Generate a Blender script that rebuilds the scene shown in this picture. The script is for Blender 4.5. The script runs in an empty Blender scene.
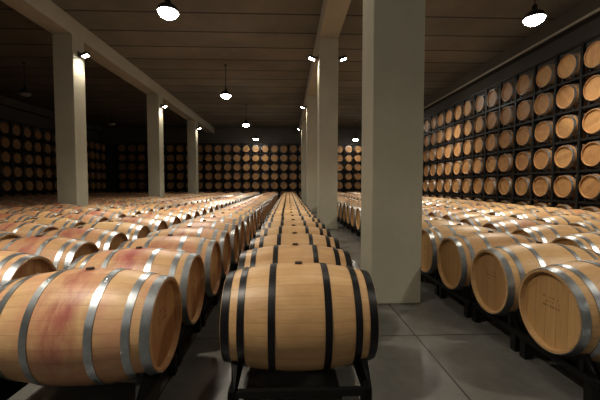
import bpy, math, random
from math import sin, cos, pi, radians
random.seed(7)
scene = bpy.context.scene
COL = scene.collection

# ------------------------------------------------------------------ node helpers
def new_mat(name):
    m = bpy.data.materials.new(name); m.use_nodes = True
    nt = m.node_tree; nt.nodes.clear()
    out = nt.nodes.new('ShaderNodeOutputMaterial')
    b = nt.nodes.new('ShaderNodeBsdfPrincipled')
    nt.links.new(b.outputs[0], out.inputs[0])
    return m, nt, b
class G:
    def __init__(s, nt): s.nt = nt
    def put(s, sock, v):
        if hasattr(v, 'is_output'): s.nt.links.new(v, sock)
        elif isinstance(v, (tuple, list)) and len(v) == 3 and sock.type == 'RGBA': sock.default_value = (*v, 1)
        else: sock.default_value = v
    def math(s, op, a, b=0.0, c=None):
        n = s.nt.nodes.new('ShaderNodeMath'); n.operation = op
        s.put(n.inputs[0], a); s.put(n.inputs[1], b)
        if c is not None: s.put(n.inputs[2], c)
        return n.outputs[0]
    def sep(s, v):
        n = s.nt.nodes.new('ShaderNodeSeparateXYZ'); s.put(n.inputs[0], v); return n.outputs
    def comb(s, x, y, z):
        n = s.nt.nodes.new('ShaderNodeCombineXYZ')
        for i, v in enumerate((x, y, z)): s.put(n.inputs[i], v)
        return n.outputs[0]
    def noise(s, vec, scale, detail=3, rough=0.55):
        n = s.nt.nodes.new('ShaderNodeTexNoise'); s.put(n.inputs['Vector'], vec)
        n.inputs['Scale'].default_value = scale; n.inputs['Detail'].default_value = detail
        n.inputs['Roughness'].default_value = rough
        return n.outputs[0]
    def white(s, vec):
        n = s.nt.nodes.new('ShaderNodeTexWhiteNoise'); n.noise_dimensions = '3D'; s.put(n.inputs['Vector'], vec)
        return n.outputs['Value']
    def mix(s, f, a, b, mode='MIX'):
        n = s.nt.nodes.new('ShaderNodeMix'); n.data_type = 'RGBA'; n.blend_type = mode
        s.put(n.inputs[0], f); s.put(n.inputs[6], a); s.put(n.inputs[7], b)
        return n.outputs[2]
    def ramp(s, v, lo, hi):
        n = s.nt.nodes.new('ShaderNodeMapRange'); s.put(n.inputs[0], v)
        n.inputs[1].default_value = lo; n.inputs[2].default_value = hi
        return n.outputs[0]
    def coord(s, which='Object'):
        n = s.nt.nodes.new('ShaderNodeTexCoord'); return n.outputs[which]
    def rnd(s):
        n = s.nt.nodes.new('ShaderNodeObjectInfo'); return n.outputs['Random']
    def pos(s):
        n = s.nt.nodes.new('ShaderNodeNewGeometry'); return n.outputs['Position']
    def bump(s, b, h, dist=0.01, st=0.5):
        n = s.nt.nodes.new('ShaderNodeBump'); n.inputs['Strength'].default_value = st
        n.inputs['Distance'].default_value = dist
        s.put(n.inputs['Height'], h); s.nt.links.new(n.outputs[0], b.inputs['Normal'])

def simple(name, col, rough=0.5, metal=0.0, var=0.25, scale=12, emis=None, est=0):
    m, nt, b = new_mat(name); g = G(nt)
    n = g.noise(g.pos(), scale, 4)
    dark = tuple(c*(1-var) for c in col); lite = tuple(min(1, c*(1+var)) for c in col)
    nt.links.new(g.mix(n, dark, lite), b.inputs['Base Color'])
    b.inputs['Roughness'].default_value = rough; b.inputs['Metallic'].default_value = metal
    if emis:
        b.inputs['Emission Color'].default_value = (*emis, 1); b.inputs['Emission Strength'].default_value = est
    return m

def stave_mat(name, stain=0.0, light=(0.68,0.475,0.26), dark=(0.47,0.30,0.145)):
    m, nt, b = new_mat(name); g = G(nt)
    co = g.coord(); X, Y, Z = g.sep(co); r = g.rnd()
    a = g.math('MULTIPLY', g.math('ADD', g.math('DIVIDE', g.math('ARCTAN2', Y, Z), 2*pi), 0.5), 28)
    idx = g.math('FLOOR', a); fr = g.math('FRACT', a)
    w = g.white(g.comb(idx, g.math('MULTIPLY', r, 91.7), 3.0))
    off = g.math('ADD', g.math('MULTIPLY', w, 17), g.math('MULTIPLY', r, 43))
    grain = g.noise(g.comb(g.math('ADD', g.math('MULTIPLY', X, 3), off), g.math('MULTIPLY', Y, 60), g.math('MULTIPLY', Z, 60)), 1.0, 6, 0.65)
    gr2 = g.ramp(grain, 0.3, 0.7)
    base = g.mix(g.math('ADD', g.math('MULTIPLY', w, 0.45), g.math('MULTIPLY', gr2, 0.55)), dark, light)
    base = g.mix(g.math('MULTIPLY', g.white(g.comb(r, 1.0, 7.0)), 0.5), base, (0.36,0.20,0.09))
    blot = g.noise(g.comb(g.math('ADD', X, off), Y, Z), 5.0, 4)
    base = g.mix(g.math('MULTIPLY', g.ramp(blot, 0.5, 0.8), 0.35), base, (0.27,0.15,0.07))
    if stain > 0:
        # wine spilled from the bung: blotchy patch around the middle, soft drips, wide pink tint
        wob = g.noise(g.comb(g.math('MULTIPLY', r, 30), g.math('MULTIPLY', Y, 5), g.math('MULTIPLY', Z, 5)), 1.0, 4)
        bx = g.ramp(g.math('ADD', g.math('ABSOLUTE', X), g.math('MULTIPLY', g.math('SUBTRACT', wob, 0.5), 0.35)), 0.22, 0.0)
        dr = g.noise(g.comb(g.math('ADD', g.math('MULTIPLY', X, 13), g.math('MULTIPLY', r, 50)), g.math('MULTIPLY', Y, 5.0), g.math('MULTIPLY', Z, 5.0)), 1.0, 5, 0.6)
        hz = g.ramp(Z, -0.30, 0.20)
        f = g.math('MULTIPLY', g.math('MULTIPLY', bx, g.ramp(dr, 0.33, 0.66)), g.math('ADD', g.math('MULTIPLY', hz, 0.55), 0.4))
        base = g.mix(g.math('MULTIPLY', f, stain), base, (0.24,0.03,0.045))
        wide = g.noise(g.comb(g.math('ADD', g.math('MULTIPLY', X, 5), g.math('MULTIPLY', r, 70)), g.math('MULTIPLY', Y, 5), g.math('MULTIPLY', Z, 5)), 1.0, 3)
        f2 = g.math('MULTIPLY', g.ramp(wide, 0.42, 0.68), 0.42*stain)
        base = g.mix(f2, base, (0.46,0.17,0.145))
    seam = g.math('LESS_THAN', g.math('ABSOLUTE', g.math('SUBTRACT', fr, 0.5)), 0.489)
    base = g.mix(g.math('ADD', g.math('MULTIPLY', seam, 0.6), 0.4), (0.12,0.06,0.028), base)
    nt.links.new(base, b.inputs['Base Color'])
    b.inputs['Roughness'].default_value = 0.45
    g.bump(b, g.math('ADD', g.math('MULTIPLY', grain, 0.3), seam), 0.002, 0.4)
    return m

def head_mat(name, light=(0.62,0.415,0.205), dark=(0.43,0.255,0.11), stain=0.0):
    m, nt, b = new_mat(name); g = G(nt)
    co = g.coord(); X, Y, Z = g.sep(co); r = g.rnd()
    a = g.math('ADD', g.math('MULTIPLY', Y, 10.5), 0.5)
    idx = g.math('FLOOR', a); fr = g.math('FRACT', a)
    w = g.white(g.comb(idx, g.math('MULTIPLY', r, 57.7), 9.0))
    grain = g.noise(g.comb(g.math('MULTIPLY', r, 20), g.math('ADD', g.math('MULTIPLY', Y, 60), g.math('MULTIPLY', w, 9)), g.math('MULTIPLY', Z, 3)), 1.0, 6, 0.65)
    base = g.mix(g.math('ADD', g.math('MULTIPLY', w, 0.5), g.math('MULTIPLY', g.ramp(grain, 0.3, 0.7), 0.5)), dark, light)
    base = g.mix(g.math('MULTIPLY', g.white(g.comb(r, 5.0, 2.0)), 0.6), base, (0.29,0.155,0.065))
    if stain > 0:
        wide = g.noise(g.comb(g.math('ADD', g.math('MULTIPLY', Y, 14), g.math('MULTIPLY', r, 70)), 0.0, g.math('MULTIPLY', Z, 4)), 1.0, 4)
        base = g.mix(g.math('MULTIPLY', g.ramp(wide, 0.45, 0.68), stain), base, (0.33,0.09,0.07))
    seam = g.math('LESS_THAN', g.math('ABSOLUTE', g.math('SUBTRACT', fr, 0.5)), 0.487)
    base = g.mix(g.math('ADD', g.math('MULTIPLY', seam, 0.7), 0.3), (0.10,0.05,0.025), base)
    inb = g.math('MULTIPLY', g.math('LESS_THAN', g.math('ABSOLUTE', Y), 0.075), g.math('LESS_THAN', g.math('ABSOLUTE', g.math('SUBTRACT', Z, 0.06)), 0.045))
    rowm = g.math('GREATER_THAN', g.math('FRACT', g.math('MULTIPLY', Z, 33)), 0.55)
    cell = g.white(g.comb(g.math('FLOOR', g.math('MULTIPLY', Y, 110)), g.math('FLOOR', g.math('MULTIPLY', Z, 33)), r))
    mk = g.math('MULTIPLY', g.math('MULTIPLY', inb, rowm), g.math('GREATER_THAN', cell, 0.45))
    base = g.mix(g.math('MULTIPLY', mk, 0.5), base, (0.08,0.04,0.02))
    nt.links.new(base, b.inputs['Base Color'])
    b.inputs['Roughness'].default_value = 0.52
    g.bump(b, g.math('ADD', g.math('MULTIPLY', grain, 0.3), seam), 0.002, 0.4)
    return m

M_stave = stave_mat('oak_staves')
M_stain = stave_mat('oak_staves_wine_stained', 1.0, (0.64,0.445,0.25), (0.45,0.285,0.145))
M_stain2 = stave_mat('oak_staves_light_stain', 0.6)
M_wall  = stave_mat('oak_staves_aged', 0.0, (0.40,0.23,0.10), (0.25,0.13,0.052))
M_head  = head_mat('oak_head')
M_heads = head_mat('oak_head_wine_stained', stain=0.45)
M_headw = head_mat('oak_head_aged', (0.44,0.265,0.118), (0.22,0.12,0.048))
M_black = simple('black_hoop', (0.012,0.012,0.014), 0.4, 0.3)
M_steel = simple('galvanised_hoop', (0.42,0.45,0.48), 0.36, 0.9, 0.3, 30)
M_bung  = simple('bung_dark', (0.05,0.03,0.02), 0.6)
M_rack  = simple('rack_black_steel', (0.012,0.012,0.012), 0.5, 0.4)
M_white = simple('lamp_lens', (0.9,0.88,0.8), 0.4, 0, 0.02, 5, (1.0,0.95,0.86), 90)
M_lens_off = simple('lamp_lens_off', (0.25,0.25,0.24), 0.3, 0, 0.1)
M_shade = simple('lamp_shade', (0.06,0.06,0.06), 0.35, 0.5)
M_pipe  = simple('painted_conduit', (0.45,0.43,0.38), 0.5)

def concrete(name, c1, c2, rough, joints=None, scale=1.2):
    m, nt, b = new_mat(name); g = G(nt)
    p = g.pos(); X, Y, Z = g.sep(p)
    n1 = g.noise(p, scale, 6, 0.65); n2 = g.noise(p, 14, 4, 0.6)
    f = g.math('ADD', g.math('MULTIPLY', g.ramp(n1, 0.3, 0.7), 0.7), g.math('MULTIPLY', n2, 0.3))
    base = g.mix(f, c1, c2)
    h = g.math('MULTIPLY', n2, 0.2)
    if joints:
        for (axis, per, ph, wid) in joints:
            v = {'X': X, 'Y': Y}[axis]
            fr = g.math('FRACT', g.math('DIVIDE', g.math('SUBTRACT', v, ph), per))
            d = g.math('SUBTRACT', 0.5, g.math('ABSOLUTE', g.math('SUBTRACT', fr, 0.5)))
            ln = g.math('LESS_THAN', d, wid/per/2)
            base = g.mix(g.math('MULTIPLY', ln, 0.8), base, tuple(c*0.2 for c in c1))
            h = g.math('SUBTRACT', h, ln)
            idx = g.math('FLOOR', g.math('DIVIDE', g.math('SUBTRACT', v, ph), per))
            tone = g.white(g.comb(idx, float(ord(axis)), 0.0))
            base = g.mix(g.math('MULTIPLY', tone, 0.3), base, tuple(c*0.45 for c in c1))
    nt.links.new(base, b.inputs['Base Color'])
    b.inputs['Roughness'].default_value = rough
    g.bump(b, h, 0.006, 0.5)
    return m
M_floor = concrete('floor_concrete', (0.105,0.105,0.10), (0.25,0.248,0.235), 0.27, [('X',2.0,1.16,0.014),('Y',2.0,0.95,0.014)], 1.6)
M_ceil  = concrete('ceiling_concrete', (0.155,0.147,0.128), (0.29,0.272,0.235), 0.85, [('Y',1.2,0.3,0.08)], 0.5)
M_col   = concrete('column_concrete', (0.37,0.36,0.29), (0.47,0.455,0.37), 0.75, None, 1.0)
M_beam  = concrete('beam_concrete', (0.37,0.355,0.295), (0.46,0.44,0.37), 0.8, None, 0.8)
M_wallc = concrete('wall_plaster', (0.09,0.082,0.07), (0.14,0.125,0.105), 0.9, None, 0.6)

# ------------------------------------------------------------------ mesh helpers
class MB:
    def __init__(s): s.v=[]; s.f=[]; s.m=[]; s.s=[]
    def box(s, x0,x1,y0,y1,z0,z1, mi=0):
        o=len(s.v)
        s.v += [(x,y,z) for x in (x0,x1) for y in (y0,y1) for z in (z0,z1)]
        for q in ((0,1,3,2),(4,6,7,5),(0,4,5,1),(2,3,7,6),(0,2,6,4),(1,5,7,3)):
            s.f.append(tuple(o+i for i in q)); s.m.append(mi); s.s.append(False)
    def lathe_x(s, prof, n, mi, smooth):
        o=len(s.v); k=len(prof)
        for (x,r) in prof:
            for i in range(n):
                a=2*pi*i/n; s.v.append((x, r*sin(a), r*cos(a)))
        for j in range(k-1):
            for i in range(n):
                i2=(i+1)%n
                s.f.append((o+j*n+i, o+(j+1)*n+i, o+(j+1)*n+i2, o+j*n+i2)); s.m.append(mi); s.s.append(smooth)
    def lathe_z(s, prof, n, mi, smooth, cx=0, cy=0, cap0=False, cap1=False):
        o=len(s.v); k=len(prof)
        for (z,r) in prof:
            for i in range(n):
                a=2*pi*i/n; s.v.append((cx+r*cos(a), cy+r*sin(a), z))
        for j in range(k-1):
            for i in range(n):
                i2=(i+1)%n
                s.f.append((o+j*n+i, o+j*n+i2, o+(j+1)*n+i2, o+(j+1)*n+i)); s.m.append(mi); s.s.append(smooth)
        if cap0: s.f.append(tuple(o+i for i in reversed(range(n)))); s.m.append(mi); s.s.append(False)
        if cap1: s.f.append(tuple(o+(k-1)*n+i for i in range(n))); s.m.append(mi); s.s.append(False)
    def mesh(s, name, mats):
        me=bpy.data.meshes.new(name); me.from_pydata(s.v,[],s.f)
        for m in mats: me.materials.append(m)
        me.polygons.foreach_set('material_index', s.m)
        me.polygons.foreach_set('use_smooth', s.s)
        me.update(); return me
def obj(name, data, loc=(0,0,0), parent=None, rot=(0,0,0)):
    o=bpy.data.objects.new(name, data); COL.objects.link(o)
    o.location=loc; o.rotation_euler=rot
    if parent: o.parent=parent
    return o

# ------------------------------------------------------------------ barrel
HL, RB, RH = 0.475, 0.345, 0.280
def rr(x): return RB-(RB-RH)*(abs(x)/HL)**2.0
def barrel_mesh(name, mats, n=64, rivets=True, bung=True):
    b=MB()
    N=24
    prof=[(-HL+2*HL*i/N, rr(-HL+2*HL*i/N)) for i in range(N+1)]
    b.lathe_x(prof, n, 0, True)
    for sgn in (-1,1):
        e=HL*sgn
        ch=[(e,rr(e)),(e,rr(e)-0.016)]
        if sgn<0: ch=ch[::-1]
        b.lathe_x(ch,n,0,False)
        inn=[(e,rr(e)-0.016),(e-sgn*0.035,rr(e)-0.024)]
        if sgn<0: inn=inn[::-1]
        b.lathe_x(inn,n,0,True)
        o=len(b.v); xh=e-sgn*0.035; R=rr(e)-0.024
        for i in range(n):
            a=2*pi*i/n; b.v.append((xh,R*sin(a),R*cos(a)))
        idx=[o+i for i in range(n)]
        if sgn>0: idx=idx[::-1]
        b.f.append(tuple(idx)); b.m.append(1); b.s.append(False)
        for (c,w) in ((0.447,0.050),(0.352,0.042),(0.168,0.042)):
            x0,x1=sgn*c-w/2, sgn*c+w/2; t=0.004
            P=[(x0,rr(x0)-0.002),(x0,rr(x0)+t),(x1,rr(x1)+t),(x1,rr(x1)-0.002)]
            for q in range(3): b.lathe_x(P[q:q+2],n,2,q==1)
            if rivets:
                for da in (-0.035,0.035):
                    a=-0.9+(c*3)+da; xm=sgn*c; R=rr(xm)+t+0.001
                    cy,cz=R*sin(a),R*cos(a); o=len(b.v); k=8; rad=0.007
                    ty,tz=cos(a),-sin(a)
                    for q in range(k):
                        t2=2*pi*q/k; b.v.append((xm+rad*cos(t2), cy+ty*rad*sin(t2), cz+tz*rad*sin(t2)))
                    b.v.append((xm, cy+0.005*sin(a), cz+0.005*cos(a)))
                    for q in range(k):
                        b.f.append((o+q,o+(q+1)%k,o+k)); b.m.append(2); b.s.append(True)
    if bung:
        b.lathe_z([(RB-0.004,0.036),(RB+0.002,0.036)],20,0,False,cap1=True)
        b.lathe_z([(RB-0.004,0.026),(RB+0.014,0.023)],20,3,False,cap1=True)
    return b.mesh(name,mats)
ME_black = barrel_mesh('barrel_black_hoops',[M_stave,M_head,M_black,M_bung])
ME_steel = barrel_mesh('barrel_steel_hoops',[M_stave,M_head,M_steel,M_bung])
ME_stain = barrel_mesh('barrel_stained',[M_stain,M_heads,M_steel,M_bung])
ME_stain2= barrel_mesh('barrel_light_stained',[M_stain2,M_heads,M_steel,M_bung])
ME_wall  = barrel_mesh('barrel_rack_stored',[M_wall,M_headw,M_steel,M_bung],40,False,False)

ZC=0.495
DY=0.705
NB=34
CY=[-2.51,4.03,10.55,17.10,23.65]; CXL=-6.62; CXR=1.24; CW=0.29
RX=0.397
def cradle_mesh():
    # origin at the barrel centre, floor at z=-ZC
    b=MB(); h=DY/2
    for s in (-1,1):
        x=s*RX; R=rr(RX)+0.004; n=12; o=len(b.v)
        b.box(x-0.02,x+0.02,-h,h,0.135-ZC,0.182-ZC)
        for i in range(n+1):
            a=radians(-50+100*i/n)
            for (dx,rad) in ((-0.02,R),(0.02,R),(0.02,R+0.010),(-0.02,R+0.010)):
                b.v.append((x+dx, rad*sin(a), -rad*cos(a)))
        for i in range(n):
            for q in range(4):
                b.f.append((o+i*4+q,o+i*4+(q+1)%4,o+(i+1)*4+(q+1)%4,o+(i+1)*4+q)); b.m.append(0); b.s.append(False)
        for yy in (-0.225,0.225):
            b.box(x-0.017,x+0.017,yy-0.017,yy+0.017,0.18-ZC,-math.sqrt(R*R-yy*yy)-0.004)
        for yy in (-0.29,0.29):
            b.box(x-0.028,x+0.028,yy-0.03,yy+0.03,-ZC,0.137-ZC)
    for yy in (-0.33,0.33):
        b.box(-RX,RX,yy-0.018,yy+0.018,0.14-ZC,0.178-ZC)
    return b.mesh('barrel_cradle_mesh',[M_rack])
ME_cr=cradle_mesh()
rows=[(0.07,2.23,ME_black)]
rows+=[(-1.24-1.32*k,2.12+(0 if k==0 else random.uniform(-.08,.08)),None) for k in range(10)]
rows+=[(2.28+1.32*k,2.24+(0 if k==0 else random.uniform(-.08,.08)),None) for k in range(4)]
for (xc,y0,me) in rows:
    for i in range(NB):
        y=y0+i*DY
        if abs(xc-CXL)<0.48+CW and any(abs(y-c)<0.37+CW for c in CY): continue
        q=random.random()
        if me: d=me
        elif xc<0: d=ME_stain if (i==0 and xc>-2) or q<0.40 else (ME_stain2 if q<0.8 else ME_steel)
        else: d=ME_steel if q<0.75 or i==0 else ME_stain2
        bo=obj('wine_barrel', d, (xc+(0 if i==0 else random.uniform(-.01,.01)),y,ZC))
        obj('cradle', ME_cr, (0,0,0), bo)

# ------------------------------------------------------------------ tall storage racks
LV=[0.57+0.76*i for i in range(6)]
SP=0.78
def tall_rack(name, n, origin, rotz):
    root=bpy.data.objects.new(name,None); COL.objects.link(root)
    root.location=origin; root.rotation_euler=(0,0,rotz)
    b=MB()
    top=LV[-1]+0.45
    for i in range(n+1):
        y=(i-0.5)*SP
        for x in (-0.40,0.40):
            b.box(x-0.035,x+0.035,y-0.035,y+0.035,0,top)
    for z in LV:
        for x in (-0.40,0.40):
            b.box(x-0.025,x+0.025,-0.5*SP-0.03,(n-0.5)*SP+0.03,z-RB-0.065,z-RB-0.004)
            for i in range(n):
                for s in (-1,1):
                    y=i*SP+s*0.17
                    b.box(x-0.02,x+0.02,y-0.03,y+0.03,z-RB-0.01,z-0.265)
    for x in (-0.40,0.40): b.box(x-0.025,x+0.025,-0.5*SP,(n-0.5)*SP,top-0.05,top)
    obj('frame', b.mesh('tall_rack_frame',[M_rack]), parent=root)
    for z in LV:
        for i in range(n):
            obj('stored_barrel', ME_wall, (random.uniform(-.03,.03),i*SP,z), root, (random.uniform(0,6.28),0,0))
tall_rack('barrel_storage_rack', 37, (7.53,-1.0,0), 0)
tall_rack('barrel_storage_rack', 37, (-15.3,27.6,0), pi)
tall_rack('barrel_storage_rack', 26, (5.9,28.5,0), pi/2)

# ------------------------------------------------------------------ room
XL,XR,YB,YF,H = -16.1, 8.3, 29.3, -9.0, 6.30
def boxobj(name,dims,mat,bev=0):
    b=MB(); b.box(*dims); o=obj(name,b.mesh(name,[mat]))
    if bev:
        md=o.modifiers.new('bevel','BEVEL'); md.width=bev; md.segments=2
    return o
boxobj('floor',(XL-.2,XR+.2,YF-.2,YB+.2,-0.2,0),M_floor)
boxobj('ceiling',(XL-.2,XR+.2,YF-.2,YB+.2,H,H+.2),M_ceil)
boxobj('wall_left',(XL-.2,XL,YF,YB,0,H),M_wallc)
boxobj('wall_right',(XR,XR+.2,YF,YB,0,H),M_wallc)
boxobj('wall_back',(XL-.2,XR+.2,YB,YB+.2,0,H),M_wallc)
boxobj('wall_front',(XL-.2,XR+.2,YF-.2,YF,0,H),M_wallc)
for cx in (CXL,CXR):
    boxobj('ceiling_beam',(cx-CW,cx+CW,YF,YB,5.80,H),M_beam,0.01)
    for cy in CY:
        boxobj('concrete_column',(cx-CW,cx+CW,cy-CW,cy+CW,0,5.80),M_col,0.015)
boxobj('ceiling_beam',(XR-0.35,XR,YF,YB,5.85,H),M_wallc,0.01)
boxobj('ceiling_beam',(XL,XL+0.35,YF,YB,5.85,H),M_wallc,0.01)
boxobj('trim_1',(XR-0.40,XR-0.35,YF,YB,5.80,5.87),M_pipe)

# ------------------------------------------------------------------ lamps
def pendant(x,y,lit=True,hz=5.06,pw=640):
    root=bpy.data.objects.new('pendant_lamp',None); COL.objects.link(root); root.location=(x,y,hz)
    b=MB()
    b.lathe_z([(0.0,0.225),(0.03,0.22),(0.10,0.185),(0.15,0.11),(0.18,0.06),(0.28,0.055),(0.30,0.03)],28,0,True,cap1=True)
    b.lathe_z([(0.0,0.225),(-0.012,0.225),(-0.012,0.212),(0.0,0.212)],28,0,False)
    obj('shade',b.mesh('pendant_shade',[M_shade]),parent=root)
    b=MB(); b.lathe_z([(-0.13,0.04),(-0.115,0.115),(-0.065,0.18),(-0.005,0.208),(0.004,0.21)],28,0,True,cap0=True)
    obj('lens',b.mesh('pendant_lens',[M_white if lit else M_lens_off]),parent=root)
    b=MB(); b.lathe_z([(0.28,0.012),(H-hz,0.012)],8,0,True)
    b.lathe_z([(H-hz-0.06,0.05),(H-hz,0.06)],16,0,True,cap0=True)
    obj('cord',b.mesh('pendant_cord',[M_shade]),parent=root)
    if lit:
        l=bpy.data.lights.new('pendant_light','SPOT'); l.energy=pw; l.color=(1.0,0.89,0.73)
        l.spot_size=radians(132); l.spot_blend=0.9; l.shadow_soft_size=0.10
        obj('light',l,(0,0,-0.16),root)
for x in (-2.55,5.47):
    for y in (-5.8,0.8,7.4,14.05,20.7,27.0):
        pendant(x,y,True,5.06, 95 if y>26 else (380 if y>20 else 720))
for y in (0.8,7.4,14.05,20.7): pendant(-10.6,y,False)
def flood(x,y,sgn):
    root=bpy.data.objects.new('column_floodlight',None); COL.objects.link(root); root.location=(x,y,5.28)
    b=MB()
    b.box(0.0,sgn*0.10,-0.02,0.02,0.03,0.07); b.box(0,sgn*0.015,-0.06,0.06,-0.02,0.12)
    obj('bracket',b.mesh('flood_bracket',[M_shade]),parent=root)
    b=MB(); b.box(-0.10,0.10,-0.09,0.09,-0.035,0.045,0); b.box(-0.085,0.085,-0.075,0.075,-0.04,-0.034,1)
    obj('housing',b.mesh('flood_housing',[M_shade,M_white]),(sgn*0.19,0,0.03),root,(0,-sgn*radians(20),0))
    l=bpy.data.lights.new('flood_light','SPOT'); l.energy=90 if y<20 else 45; l.color=(1.0,0.87,0.68)
    l.spot_size=radians(150); l.spot_blend=0.6; l.shadow_soft_size=0.08
    obj('light',l,(sgn*0.21,0,-0.03),root,(0,-sgn*radians(20),0))
for cy in CY[1:]:
    flood(CXL+CW,cy,1); flood(CXR-CW,cy,-1); flood(CXR+CW,cy,1)

# ------------------------------------------------------------------ world + camera
w=bpy.data.worlds.new('World'); scene.world=w; w.use_nodes=True
w.node_tree.nodes['Background'].inputs[0].default_value=(0.02,0.018,0.015,1)
cam=bpy.data.cameras.new('camera'); cam.lens=20.05; cam.sensor_width=36; cam.clip_start=0.05
c=obj('camera',cam,(0,0,1.37),None,(radians(90-2.57),0,radians(-2.06)))
scene.camera=c
scene.view_settings.view_transform='Standard'
try: scene.view_settings.look='Medium High Contrast'
except Exception as e: print('look', e)
scene.view_settings.exposure=0.0
